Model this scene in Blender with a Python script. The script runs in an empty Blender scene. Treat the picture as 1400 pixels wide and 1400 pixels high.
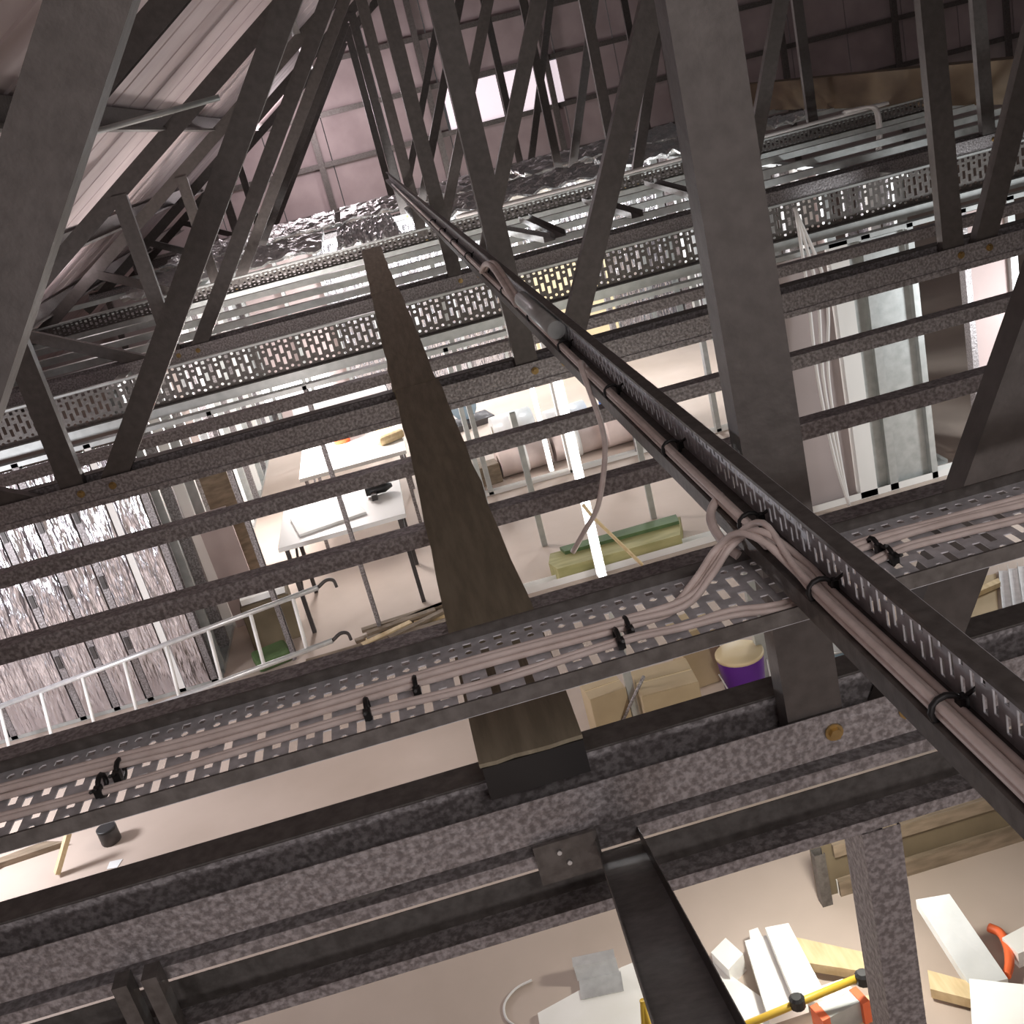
import bpy, math, random
import numpy as np
from mathutils import Vector, Matrix
random.seed(7)
sc = bpy.context.scene
C = sc.collection
H = 3.9                                   # camera height above the floor slab

# ---------------------------------------------------------------- camera
FPX = 1500.0
ROLL, PITCH, YAW = math.radians(14.3), math.radians(20.6), math.radians(3.7)
fw = np.array([math.sin(YAW)*math.cos(PITCH), math.cos(YAW)*math.cos(PITCH), -math.sin(PITCH)])
r0 = np.array([math.cos(YAW), -math.sin(YAW), 0.0])
u0 = np.cross(r0, fw)
cR = r0*math.cos(ROLL) - u0*math.sin(ROLL)
cU = r0*math.sin(ROLL) + u0*math.cos(ROLL)
cam_d = bpy.data.cameras.new('camera')
cam = bpy.data.objects.new('camera', cam_d)
C.objects.link(cam)
cam_d.sensor_fit = 'HORIZONTAL'; cam_d.sensor_width = 36.0
cam_d.lens = 36.0*FPX/1400.0
cam_d.clip_start = 0.05; cam_d.clip_end = 200
m = Matrix(((cR[0], cU[0], -fw[0], 0), (cR[1], cU[1], -fw[1], 0), (cR[2], cU[2], -fw[2], H), (0, 0, 0, 1)))
cam.matrix_world = m
sc.camera = cam

def ray(x, y):
    return fw*FPX + cR*(x-700) - cU*(y-700)
def onz(x, y, z):                         # z in metres above the floor
    d = ray(x, y); p = d*((z-H)/d[2]); return Vector((p[0], p[1], p[2]+H))
def ony(x, y, Y):
    d = ray(x, y); p = d*(Y/d[1]); return Vector((p[0], p[1], p[2]+H))

# ---------------------------------------------------------------- world, light, exposure
w = bpy.data.worlds.new('world'); sc.world = w; w.use_nodes = True
w.node_tree.nodes['Background'].inputs[0].default_value = (0.80, 0.78, 0.80, 1)
w.node_tree.nodes['Background'].inputs[1].default_value = 0.075
sc.view_settings.view_transform = 'Standard'; sc.view_settings.look = 'None'
sc.view_settings.exposure = 0.0; sc.view_settings.gamma = 1.0
sc.view_settings.use_curve_mapping = False

def area(loc, sx, sy, power, col=(1, .95, .92), rot=(0, 0, 0)):
    l = bpy.data.lights.new('lamp', 'AREA'); l.shape = 'RECTANGLE'; l.size = sx; l.size_y = sy
    l.energy = power; l.color = col
    o = bpy.data.objects.new('lamp', l); C.objects.link(o); o.location = loc; o.rotation_euler = rot
    return o
def point(loc, power, r=.1, col=(1, .96, .93)):
    l = bpy.data.lights.new('lamp', 'POINT'); l.energy = power; l.shadow_soft_size = r; l.color = col
    o = bpy.data.objects.new('lamp', l); C.objects.link(o); o.location = loc
    return o
# unseen lamps for the shop and work lights, below and above the joists
point((-1.2, -2.8, 2.6), 125, .3, (1, .93, .94))
point((2.4, -2.4, 2.5), 90, .3, (1, .92, .90))
area((.8, -1.7, H+1.2), 1.2, .8, 44, (1, .93, .91), (math.radians(55), 0, 0))  # unseen lamp added overhead to brighten trays, cables and plank tops
point((-1.0, 6.2, 1.7), 36, .2, (1, .90, .86))
point((1.15, 3.55, .95), 48, .08, (1, .97, .88))
point((1.9, 6.3, 1.8), 15, .12, (1, .94, .80))
point((-1.2, 11.4, 1.6), 250, .25, (1, .93, .90))
point((2.2, 9.7, 1.4), 18, .2)
point((5.4, 7.2, 1.2), 150, .2, (.95, .98, 1))
point((3.0, 13.0, 1.7), 150, .2, (.95, .98, 1))
point((-3.9, 6.4, 1.2), 170, .2, (.95, .95, 1))
point((0.4, 15.0, 1.9), 280, .25, (.97, .98, 1))
point((2.0, 20.0, 2.2), 150, .3)
point((-3.2, 12.5, 3.3), 26, .3, (1, .88, .90))
point((-0.5, 21.5, 4.2), 220, .4, (1, .88, .92))

# ---------------------------------------------------------------- materials
MATS = {}
def nodes_of(name):
    mt = bpy.data.materials.new(name); mt.use_nodes = True
    nt = mt.node_tree; b = nt.nodes['Principled BSDF']
    return mt, nt, b
def mixcol(nt, fac, a, b_):
    n = nt.nodes.new('ShaderNodeMix'); n.data_type = 'RGBA'
    nt.links.new(fac, n.inputs[0])
    n.inputs[6].default_value = (*a, 1); n.inputs[7].default_value = (*b_, 1)
    return n.outputs[2]
def mat(name, c1, c2=None, rough=.6, metal=0.0, scale=8, kind='noise', bump=0, stretch=(1, 1, 1), rot=(0, 0, 0), emit=0, trans=0, alpha=1, lo=.35, hi=.65, detail=4, bscale=None, bdist=.02):
    mt, nt, b = nodes_of(name)
    b.inputs['Roughness'].default_value = rough; b.inputs['Metallic'].default_value = metal
    b.inputs['Base Color'].default_value = (*c1, 1)
    if trans: b.inputs['Transmission Weight'].default_value = trans
    if alpha < 1: b.inputs['Alpha'].default_value = alpha
    if c2 or bump:
        tc = nt.nodes.new('ShaderNodeTexCoord'); mp = nt.nodes.new('ShaderNodeMapping')
        mp.inputs['Scale'].default_value = stretch; mp.inputs['Rotation'].default_value = rot
        nt.links.new(tc.outputs['Object'], mp.inputs[0])
        if kind == 'voronoi':
            tx = nt.nodes.new('ShaderNodeTexVoronoi'); tx.inputs['Scale'].default_value = scale
            sep = nt.nodes.new('ShaderNodeSeparateColor'); nt.links.new(tx.outputs['Color'], sep.inputs[0])
            out = sep.outputs[0]
        elif kind == 'wave':
            tx = nt.nodes.new('ShaderNodeTexWave'); tx.inputs['Scale'].default_value = scale
            tx.inputs['Distortion'].default_value = 3; tx.inputs['Detail'].default_value = 3
            out = tx.outputs['Fac']
        else:
            tx = nt.nodes.new('ShaderNodeTexNoise'); tx.inputs['Scale'].default_value = scale
            tx.inputs['Detail'].default_value = detail
            out = tx.outputs['Fac']
        nt.links.new(mp.outputs[0], tx.inputs['Vector'])
        if c2:
            rp = nt.nodes.new('ShaderNodeMapRange'); rp.inputs[1].default_value = lo; rp.inputs[2].default_value = hi
            nt.links.new(out, rp.inputs[0])
            nt.links.new(mixcol(nt, rp.outputs[0], c1, c2), b.inputs['Base Color'])
        if bump:
            bn = nt.nodes.new('ShaderNodeTexNoise'); bn.inputs['Scale'].default_value = bscale or scale
            bn.inputs['Detail'].default_value = detail
            nt.links.new(mp.outputs[0], bn.inputs['Vector'])
            bp = nt.nodes.new('ShaderNodeBump'); bp.inputs['Strength'].default_value = bump; bp.inputs['Distance'].default_value = bdist
            nt.links.new(bn.outputs['Fac'], bp.inputs['Height']); nt.links.new(bp.outputs[0], b.inputs['Normal'])
    if emit:
        b.inputs['Emission Color'].default_value = (*c1, 1); b.inputs['Emission Strength'].default_value = emit
    MATS[name] = mt
    return mt
mat('galv', (.19, .172, .172), (.38, .355, .36), .45, .4, 75, bump=.25, lo=.40, hi=.62, bscale=55, detail=8)
mat('web', (.080, .070, .065), (.106, .093, .087), .48, .4, 30, bump=.06, lo=.3, hi=.7, bscale=50, detail=6)  # darker copy of galv: dim light on the truss members put into the colour
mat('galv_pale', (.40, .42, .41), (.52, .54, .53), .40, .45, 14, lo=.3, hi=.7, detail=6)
mat('galv_dull_shade', (.095, .085, .078), (.145, .132, .124), .5, .4, 40, bump=.06, lo=.35, hi=.65, detail=6)  # dull steel; also paints shade on lips, recesses and tray flanges
mat('tray', (.44, .44, .46), (.62, .62, .65), .45, .35, 40, lo=.35, hi=.65, detail=6)  # tray sheets paler than their flanges: reflected light put into the colour
mat('foil', (.68, .67, .72), (.84, .83, .88), .20, .95, 5, bump=1.0, stretch=(4.5, 1, .7), rot=(0, -.75, 0), bscale=3.2, detail=3, bdist=.08)
mat('foil_blanket', (.60, .62, .62), (.80, .82, .82), .30, .75, 9, bump=1.0, bscale=30)
mat('plank', (.19, .162, .112), (.26, .225, .16), .85, 0, 6, stretch=(6, .7, 3), bump=.2, bscale=30)
mat('concrete', (.46, .375, .315), (.56, .465, .40), .75, 0, 1.3, detail=8, bump=.05, lo=.3, hi=.7)
mat('pink', (.33, .265, .265), (.42, .345, .345), .7, 0, 1.6, detail=6)
mat('pinkboard', (.50, .40, .385), (.58, .47, .45), .8, 0, 2.5)
mat('cable', (.64, .54, .50), (.74, .64, .60), .5, 0, 30)
mat('cable_white', (.74, .72, .70), None, .5)
mat('black', (.012, .011, .011), None, .5)
mat('darksteel', (.05, .045, .043), (.08, .07, .068), .5, .3, 12)
mat('brass', (.30, .20, .08), (.45, .32, .14), .35, .8, 20)
mat('white', (.80, .79, .76), None, .5)
mat('whiteboard', (.86, .85, .80), (.92, .91, .88), .6, 0, 4)
mat('timber', (.62, .47, .26), (.74, .59, .36), .7, 0, 5, stretch=(6, 1, 4))
mat('timber_green', (.30, .29, .12), (.42, .38, .18), .75, 0, 4, stretch=(1, 5, 3))
mat('green', (.07, .12, .045), (.10, .165, .06), .7, 0, 8)
mat('timber_dark', (.16, .12, .08), (.26, .20, .14), .8, 0, 7, stretch=(1, 6, 4))
mat('card', (.44, .34, .21), (.52, .41, .26), .8, 0, 3)
mat('purple', (.11, .02, .26), (.14, .03, .32), .35, 0, 3)
mat('cream', (.76, .62, .38), None, .5)
mat('orange', (.85, .16, .05), None, .45)
mat('yellow', (.62, .40, .04), None, .45)
mat('blue', (.03, .12, .42), None, .5)
mat('bluegrey', (.18, .25, .30), (.24, .31, .36), .4, 0, 5)
mat('brownbeam', (.12, .082, .045), (.16, .11, .06), .7, 0, 3, stretch=(4, .5, 2))
mat('ply', (.13, .10, .06), (.18, .14, .085), .75, 0, 3)
mat('sack', (.55, .45, .42), (.63, .52, .48), .85, 0, 6, bump=.3)
mat('plastic', (.70, .72, .72), (.80, .82, .82), .3, 0, 6, bump=.4)
mat('alu', (.62, .63, .63), (.72, .73, .73), .35, .6, 20)
mat('red', (.55, .05, .06), None, .5)
mat('lit_pane', (1, .98, .97), None, .4, emit=4.0)
mat('tube_glow', (1, .99, 1), None, .4, emit=7.0)
mat('day_pane', (.92, .80, .86), None, .5, emit=.75)
mat('lamp_glass', (1, .97, .9), None, .3, emit=5)
mat('wallpaint', (.34, .29, .28), (.42, .36, .35), .8, 0, 1.0)

# ---------------------------------------------------------------- mesh helpers
ORG = {}
def V(*a): return Vector(a)
def strip(pts, t):
    """closed outline of a bent sheet: centre polyline of (u,v) points, thickness t"""
    n = len(pts); L = []; R = []
    for i in range(n):
        p = Vector(pts[i])
        d1 = (Vector(pts[i])-Vector(pts[i-1])).normalized() if i > 0 else None
        d2 = (Vector(pts[i+1])-Vector(pts[i])).normalized() if i < n-1 else None
        if d1 is None: d1 = d2
        if d2 is None: d2 = d1
        n1 = Vector((-d1[1], d1[0])); n2 = Vector((-d2[1], d2[0]))
        b = n1+n2; b = b/max(b.length_squared, .3)*2*.5
        k = b*t/1.0*1.0
        L.append(p+k*.5*1.0*1.0); R.append(p-k*.5)
    return L+R[::-1], n
class MB:
    def __init__(s): s.v = []; s.f = []; s.smooth = False
    def quad(s, *ps):
        i = len(s.v); s.v += [Vector(p) for p in ps]; s.f.append(tuple(range(i, i+len(ps)))); return s
    def hexa(s, ps):
        i = len(s.v); s.v += [Vector(p) for p in ps]
        for q in ((3, 2, 1, 0), (4, 5, 6, 7), (0, 1, 5, 4), (1, 2, 6, 5), (2, 3, 7, 6), (3, 0, 4, 7)):
            s.f.append(tuple(i+k for k in q))
        return s
    def box(s, a, b):
        x0, y0, z0 = a; x1, y1, z1 = b
        return s.hexa([(x0, y0, z0), (x1, y0, z0), (x1, y1, z0), (x0, y1, z0), (x0, y0, z1), (x1, y0, z1), (x1, y1, z1), (x0, y1, z1)])
    def obox(s, c, sx, sy, sz, rz=0, rx=0, ry=0):
        M = Matrix.Rotation(rz, 3, 'Z') @ Matrix.Rotation(ry, 3, 'Y') @ Matrix.Rotation(rx, 3, 'X')
        ps = []
        for k in (0, 1):
            for i, j in ((0, 0), (1, 0), (1, 1), (0, 1)):
                ps.append(Vector(c)+M @ Vector(((i-.5)*sx, (j-.5)*sy, k*sz)))
        return s.hexa(ps)
    def slab(s, top, th):
        n = len(top); i = len(s.v)
        s.v += [Vector(p) for p in top]+[Vector(p)-Vector((0, 0, th)) for p in top]
        s.f.append(tuple(range(i, i+n))); s.f.append(tuple(range(i+2*n-1, i+n-1, -1)))
        for k in range(n):
            l = (k+1) % n; s.f.append((i+k, i+n+k, i+n+l, i+l))
        return s
    def prof(s, pts, t, p0, p1, a, b):
        """bent-sheet profile swept from p0 to p1; a,b are the axes of the profile plane"""
        ol, n = strip(pts, t); p0 = Vector(p0); p1 = Vector(p1); a = Vector(a); b = Vector(b)
        i = len(s.v); N = 2*n
        for p in (p0, p1): s.v += [p+a*q[0]+b*q[1] for q in ol]
        for k in range(N):
            l = (k+1) % N; s.f.append((i+k, i+l, i+N+l, i+N+k))
        for e in (0, N):
            for k in range(n-1):
                s.f.append((i+e+k, i+e+k+1, i+e+N-2-k, i+e+N-1-k))
        return s
    def tube(s, pts, r, n=8, cap=True):
        pts = [Vector(p) for p in pts]; i0 = len(s.v)
        up = Vector((0, 0, 1)); prev = None
        for k, p in enumerate(pts):
            d = (pts[min(k+1, len(pts)-1)]-pts[max(k-1, 0)]).normalized()
            if prev is None:
                ref = up if abs(d.z) < .9 else Vector((1, 0, 0)); a = d.cross(ref).normalized()
            else:
                a = (prev-d*prev.dot(d)); a = a.normalized() if a.length > 1e-6 else d.orthogonal().normalized()
            prev = a; b = d.cross(a)
            rr = r[k] if isinstance(r, (list, tuple)) else r
            for q in range(n):
                an = 2*math.pi*q/n; s.v.append(p+(a*math.cos(an)+b*math.sin(an))*rr)
        for k in range(len(pts)-1):
            for q in range(n):
                l = (q+1) % n; s.f.append((i0+k*n+q, i0+k*n+l, i0+(k+1)*n+l, i0+(k+1)*n+q))
        if cap:
            s.f.append(tuple(i0+q for q in range(n-1, -1, -1))); e = i0+(len(pts)-1)*n
            s.f.append(tuple(e+q for q in range(n)))
        s.smooth = True
        return s
    def lathe(s, c, prof, n=20):
        i0 = len(s.v); c = Vector(c)
        for r, z in prof:
            for q in range(n):
                an = 2*math.pi*q/n; s.v.append(c+Vector((r*math.cos(an), r*math.sin(an), z)))
        for k in range(len(prof)-1):
            for q in range(n):
                l = (q+1) % n; s.f.append((i0+k*n+q, i0+k*n+l, i0+(k+1)*n+l, i0+(k+1)*n+q))
        s.f.append(tuple(i0+q for q in range(n-1, -1, -1))); e = i0+(len(prof)-1)*n
        s.f.append(tuple(e+q for q in range(n)))
        return s
    def build(s, name, m_, parent=None, org=None, bevel=0, smooth=None):
        if parent is not None: org = ORG[parent.name]
        if org is None:
            lo = [min(v[k] for v in s.v) for k in range(3)]; hi = [max(v[k] for v in s.v) for k in range(3)]
            org = Vector(((lo[0]+hi[0])/2, (lo[1]+hi[1])/2, lo[2]))
        org = Vector(org)
        me = bpy.data.meshes.new(name); me.from_pydata([v-org for v in s.v], [], s.f); me.update()
        me.materials.append(MATS[m_])
        o = bpy.data.objects.new(name, me); C.objects.link(o)
        if parent is not None: o.parent = parent
        else: o.location = org
        ORG[o.name] = org
        if smooth or (smooth is None and s.smooth):
            for p in me.polygons: p.use_smooth = len(p.vertices) == 4
        if bevel:
            bv = o.modifiers.new('bevel', 'BEVEL'); bv.width = bevel; bv.segments = 2; bv.limit_method = 'ANGLE'
        return o
def tag(o, label, cat, group=None, kind=None):
    o['label'] = label; o['category'] = cat
    if group: o['group'] = group
    if kind: o['kind'] = kind
    return o
def thing(name, loc, label, cat, group=None, kind=None):
    o = bpy.data.objects.new(name, None); C.objects.link(o); o.location = loc; o.empty_display_size = .1
    ORG[o.name] = Vector(loc)
    return tag(o, label, cat, group, kind)
def dup(root, off, label, group=None, skip=(), lift=None):
    r = root.copy(); C.objects.link(r); r.location = root.location+Vector(off); r['label'] = label
    ORG[r.name] = Vector(r.location)
    if group: r['group'] = group
    for ch in root.children:
        c = ch.copy(); C.objects.link(c); c.parent = r
        if lift and ch.name.startswith(lift[0]): c.location = (0, 0, lift[1])
        for g in ch.children:
            if g.name.startswith(skip or '#'): continue
            d = g.copy(); C.objects.link(d); d.parent = c
    return r
def smoothpath(pts, n=6):
    P = [Vector(p) for p in pts]; P = [P[0]*2-P[1]]+P+[P[-1]*2-P[-2]]; out = []
    for i in range(1, len(P)-2):
        for k in range(n):
            t = k/n; a, b, c, d = P[i-1:i+3]
            out.append(.5*((2*b)+(c-a)*t+(2*a-5*b+4*c-d)*t*t+(3*b-a-3*c+d)*t**3))
    out.append(P[-2]); return out
AX, AY, AZ = V(1, 0, 0), V(0, 1, 0), V(0, 0, 1)

# ---------------------------------------------------------------- the setting
b = MB().box((-9, -6, -.15), (16, 26, 0))
tag(b.build('floor', 'concrete'), 'bare pinkish concrete floor slab of the whole building', 'floor', kind='structure')

def stud(mb, x, y, z0, z1, wx=.045, dy=.09, ax='x'):
    """lipped C stud standing at x,y; wide side along x or y"""
    a, b_ = (AX, AY) if ax == 'x' else (AY, AX)
    p = [(wx/2, .012+.0), (wx/2, 0), (-wx/2, 0), (-wx/2, dy), (wx/2, dy), (wx/2, dy-.012)]
    return mb.prof(p, .003, V(x, y, z0), V(x, y, z1), a, b_)
def track(mb, p0, p1, z, up=1, wdt=.095, h=.035):
    p0 = Vector(p0); p1 = Vector(p1); d = (p1-p0).normalized(); s = V(-d.y, d.x, 0)
    return mb.prof([(0, h*up), (0, 0), (wdt, 0), (wdt, h*up)], .003, p0+AZ*z, p1+AZ*z, s, AZ)

TOPZ = 2.53
TOPF = H-1.70                              # head of the front wall, under the slotted track
# -- wall across the building, foil backed at one end
WY = 8.36
wf = thing('wall_front', (0, WY, 0), 'open steel stud wall with silver foil, standing beyond the ladder', 'wall', kind='structure')
track(MB(), (-8, WY, 0), (-2.12, WY, 0), .003).build('floor_track', 'galv_pale', wf)
track(MB(), (.45, WY, 0), (7.5, WY, 0), .003, 1, .095, .06).build('floor_track', 'white', wf)
track(MB(), (-8, WY, 0), (7.5, WY, 0), TOPF, -1).build('top_track', 'galv_pale', wf)
sx = [-7.4, -6.8, -6.2, -5.6, -5.05, -4.45, -3.85, -3.28, -3.0, -2.72, -2.45, -2.18]
for i, x in enumerate(sx): stud(MB(), x, WY, .006, TOPF-.003, .05).build('stud', 'white' if i == 10 else 'galv', wf)
for i in range(len(sx)-1):
    MB().box((sx[i]+.035, WY-.012, .04), (sx[i+1]-.035, WY+.012, TOPF-.05)).build('foil_panel', 'foil', wf)
for i in range(4, len(sx)-2):
    for zz in (.50, 1.05, 1.62):
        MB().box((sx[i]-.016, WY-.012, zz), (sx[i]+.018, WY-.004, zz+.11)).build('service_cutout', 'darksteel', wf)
for px, py, mw, mm in ((405, 885, .035, 'galv'), (523, 872, .03, 'galv'), (700, 822, .035, 'galv_pale')):
    p = onz(px, py, 0); stud(MB(), p.x, WY, .006, TOPF-.003, mw, .09).build('stud', mm, wf)
for x, mw, mm in ((2.75, .06, 'galv_pale'), (2.95, .05, 'galv'), (3.55, .15, 'white'), (3.78, .07, 'galv_pale'), (4.15, .05, 'galv_pale'), (4.6, .05, 'galv'), (5.0, .06, 'galv_pale'), (5.45, .14, 'white'), (5.9, .05, 'galv_pale'), (6.5, .05, 'galv_pale')):
    stud(MB(), x, WY, .006, TOPF-.003, mw).build('stud', mm, wf)
for x0, x1, mm in ((2.70, 2.92, 'galv_pale'), (2.98, 3.46, 'wallpaint'), (3.64, 4.12, 'galv_pale'), (4.62, 4.98, 'pinkboard')):
    MB().box((x0, WY+.055, .04), (x1, WY+.07, TOPF-.05)).build('lining_board', mm, wf)

# upright light battens on the front wall
for px0, px1, wd, lab in (((757, 505), (826, 787), .040, 'glowing upright light batten standing on the white floor track'), ((722, 520), (762, 660), .026, 'thinner glowing upright light batten beside the plank walk')):
    pb_ = onz(*px1, .05) if wd > .03 else ony(*px1, 11.15); yy = pb_.y
    pa_ = ony(*px0, yy); z0 = pb_.z; x_ = (pa_.x+pb_.x)/2
    t_ = thing('light_batten', (x_, yy, z0), lab, 'light', 'upright light battens')
    MB().box((x_-wd, yy+.03, max(z0-.02, .04)), (x_+wd, yy+.06, pa_.z+.02)).build('batten_body', 'white', t_)
    MB().tube([V(x_, yy, z0), V(x_, yy, pa_.z)], wd*.8, 12).build('tube', 'tube_glow', t_)
    for zz in (z0-.02, pa_.z): MB().box((x_-wd*.9, yy-wd*.8, max(zz, .04)), (x_+wd*.9, yy+.03, zz+.03)).build('end_piece', 'white', t_)

# -- wall running away from the end of the foil wall
wl = thing('wall_left', (-2.12, 8.5, 0), 'steel stud wall of mixed linings running back from the foil wall end', 'wall', kind='structure')
def ytrack(x, y0, y1, z, up): return MB().prof([(0, .035*up), (0, 0), (.095, 0), (.095, .035*up)], .003, V(x, y0, z), V(x, y1, z), AX, AZ)
ytrack(-2.21, 8.5, 22, .003, 1).build('floor_track', 'galv_pale', wl)
ytrack(-2.21, 8.5, 22, TOPZ, -1).build('top_track', 'galv_pale', wl)
lin = ['galv_pale', 'foil', 'pinkboard', 'white', 'wallpaint', 'foil', 'galv', 'pinkboard', 'foil', 'white']
for i in range(30):
    y = 8.6+.45*i
    stud(MB(), -2.21, y, .006, TOPZ-.003, .05, .09, 'y').build('stud', ['galv_pale', 'galv', 'white'][i % 3], wl)
    if (i*7) % 10 not in (3, 6):
        MB().box((-2.24, y+.04, .05), (-2.22, y+.41, TOPZ-.06)).build('lining_board', lin[(i*3) % 10], wl)
# -- wall running back on the other side of the room
wr = thing('wall_right', (4.3, 8.6, 0), 'steel stud wall with pale linings running back beside the hanging cables', 'wall', kind='structure')
ytrack(4.3, 8.6, 22, .003, 1).build('floor_track', 'galv_pale', wr)
ytrack(4.3, 8.6, 22, TOPZ, -1).build('top_track', 'galv_pale', wr)
for i in range(26):
    y = 8.9+.5*i
    stud(MB(), 4.3, y, .006, TOPZ-.003, .055, .09, 'y').build('stud', ['galv_pale', 'white', 'galv'][i % 3], wr)
    if i % 4 != 2: MB().box((4.40, y+.04, .05), (4.42, y+.46, TOPZ-.06)).build('lining_board', lin[(i*7+1) % 10], wr)
# -- low track of the next wall and foil wall behind it
wm = thing('wall_middle', (1.5, 11.0, 0), 'part built steel stud wall standing in front of the insulation rolls', 'wall', kind='structure')
track(MB(), (.40, 11.0, 0), (4.25, 11.0, 0), .003).build('floor_track', 'white', wm)
track(MB(), (.40, 11.0, 0), (4.25, 11.0, 0), TOPZ, -1).build('top_track', 'galv_pale', wm)
for x, mm in ((.55, 'galv_pale'), (1.45, 'white'), (2.2, 'galv'), (3.1, 'galv_pale'), (3.7, 'white')):
    stud(MB(), x, 11.0, .006, TOPZ-.003, .05).build('stud', mm, wm)
wb = thing('wall_rear', (1, 16.6, 0), 'stud wall sheeted in crinkled silver foil at the end of the room', 'wall', kind='structure')
track(MB(), (-2.1, 16.6, 0), (4.25, 16.6, 0), .003).build('floor_track', 'galv_pale', wb)
track(MB(), (-2.1, 16.6, 0), (4.25, 16.6, 0), TOPZ, -1).build('top_track', 'galv_pale', wb)
for i in range(11):
    x = -2.0+.6*i
    stud(MB(), x, 16.6, .006, TOPZ-.003, .05).build('stud', 'galv_pale', wb)
    MB().box((x+.03, 16.70, .05), (x+.57, 16.73, TOPZ-.06)).build('foil_panel', 'foil' if i >= 2 else 'pinkboard', wb)
wn1 = thing('window_1', (-1.4, 16.62, .6), 'brightly lit opening in the far foil stud wall', 'window', kind='structure')
wa, wc = ony(366, 562, 16.64), ony(452, 515, 16.64)
wmid = wa.x+(wc.x-wa.x)*.62
MB().box((wa.x, 16.66, wa.z), (wmid-.03, 16.68, wc.z+.1)).build('pane', 'lit_pane', wn1)
MB().box((wmid+.03, 16.66, wa.z), (wc.x, 16.68, wc.z+.1)).build('pane', 'lit_pane', wn1)
MB().box((wmid-.03, 16.64, wa.z), (wmid+.03, 16.70, wc.z+.1)).build('mullion', 'galv_pale', wn1)
# -- gable end, sides
wg = thing('wall_back', (2, 24, 0), 'dim pinkish gable end wall behind the trusses', 'wall', kind='structure')
MB().box((-9, 24.06, 0), (16, 24.2, 2.35)).build('lower_wall', 'wallpaint', wg)
for i in range(20):
    x = -9+1.25*i
    for k in range(4):
        z = 2.35+.95*k
        if 2.2 < x < 4.5 and k == 1: continue
        MB().box((x+.01, 24.06, z+.01), (x+1.24, 24.10+.02*((i+k) % 2), z+.94)).build('wall_panel', 'pink', wg)
for k in range(5): MB().box((-9, 23.94, 2.32+.95*k), (16, 24.05, 2.42+.95*k)).build('rail', 'galv_dull_shade', wg)
for i in range(10): MB().box((-8.05+2.5*i, 23.86, 0), (-7.93+2.5*i, 23.94, 6.2)).build('post', 'galv_dull_shade', wg)
wn2 = thing('window_2', (3.4, 24, 3.3), 'pale glowing window panes in the gable end wall', 'window', kind='structure')
for x in (2.3, 3.6): MB().box((x, 24.06, 3.34), (x+1.15, 24.08, 4.2)).build('pane', 'day_pane', wn2)
MB().box((3.47, 24.03, 3.3), (3.58, 24.12, 4.25)).build('mullion', 'galv_dull_shade', wn2)
tag(MB().box((-9.2, -6, 0), (-9, 24.2, 3.0)).build('wall_side', 'wallpaint'), 'painted outer wall of the building beyond the foil wall', 'wall', kind='structure')
tag(MB().box((16, -6, 0), (16.2, 24.2, 9.0)).build('wall_outer', 'wallpaint'), 'painted outer wall of the building past the stud rooms', 'wall', kind='structure')

# -- roof underside: ribbed sheets
SL = .62
def roofz(x): return H-.70+SL*(x+2.78)
rc = thing('ceiling', (-5, 0, roofz(-5)+.27), 'pinkish ribbed roof sheeting over the trusses', 'roof', kind='structure')
def roof_sheet(y0):
    mb = MB(); ys = []
    for k in range(2):
        ys += [(y0+.6*k, 0), (y0+.6*k+.54, 0), (y0+.6*k+.555, .012), (y0+.6*k+.585, .012)]
    ys.append((y0+1.2, 0))
    for (ya, ha), (yb, hb) in zip(ys, ys[1:]):
        x0, x1 = -9.0, 9.0
        q = [V(x0, ya, roofz(x0)+.285+ha), V(x0, yb, roofz(x0)+.285+hb), V(x1, yb, roofz(x1)+.285+hb), V(x1, ya, roofz(x1)+.285+ha)]
        mb.hexa(q+[p+V(0, 0, .012) for p in q])
    return mb.build('roof_sheet', 'pink', rc)
first = roof_sheet(-6)
for k in range(1, 25):
    o = first.copy(); C.objects.link(o); o.parent = rc; o.location = (0, 1.2*k, 0)
pw = {0: 'lowest', 1: 'second lowest', 2: 'third lowest', 3: 'fourth lowest', 4: 'fifth lowest', 5: 'sixth lowest'}
for i in range(6):
    x = -3.6+1.15*i; z = roofz(x)+.09
    p = MB().prof([(.06, .02), (.06, 0), (0, 0), (0, .15), (-.06, .15)], .004, V(x, -5, z), V(x, 23.8, z), AX, AZ).build('purlin', 'galv_dull_shade')
    tag(p, 'long steel roof purlin under the sheeting, %s of the row' % pw[i], 'purlin', 'roof purlins')

# ---------------------------------------------------------------- trusses
ZC = H-1.30                                       # top of the bottom chords
TY0, TSP = 1.855, 3.62
def web(t, p0, p1, y, wd=.115, dp=.06, m_='web'):
    p0 = V(p0[0], y, p0[1]); p1 = V(p1[0], y, p1[1]); d = (p1-p0).normalized(); a = V(d.z, 0, -d.x)
    h = wd/2
    return MB().prof([(-h+.014, dp), (-h, dp), (-h, 0), (h, 0), (h, dp), (h-.014, dp)], .003, p0, p1, a, AY).build('web_member', m_, t)
def bolt(t, x, y, z, r=.013, m_='brass'):
    mb = MB(); mb.tube([V(x, y, z), V(x, y-.004, z)], r*1.5, 12); mb.tube([V(x, y-.004, z), V(x, y-.014, z)], r, 6)
    mb.smooth = False
    return mb.build('bolt', m_, t)
VX = [-1.745, .618, 2.95, 5.3]
def top_z(x): return roofz(x)+.02
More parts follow.
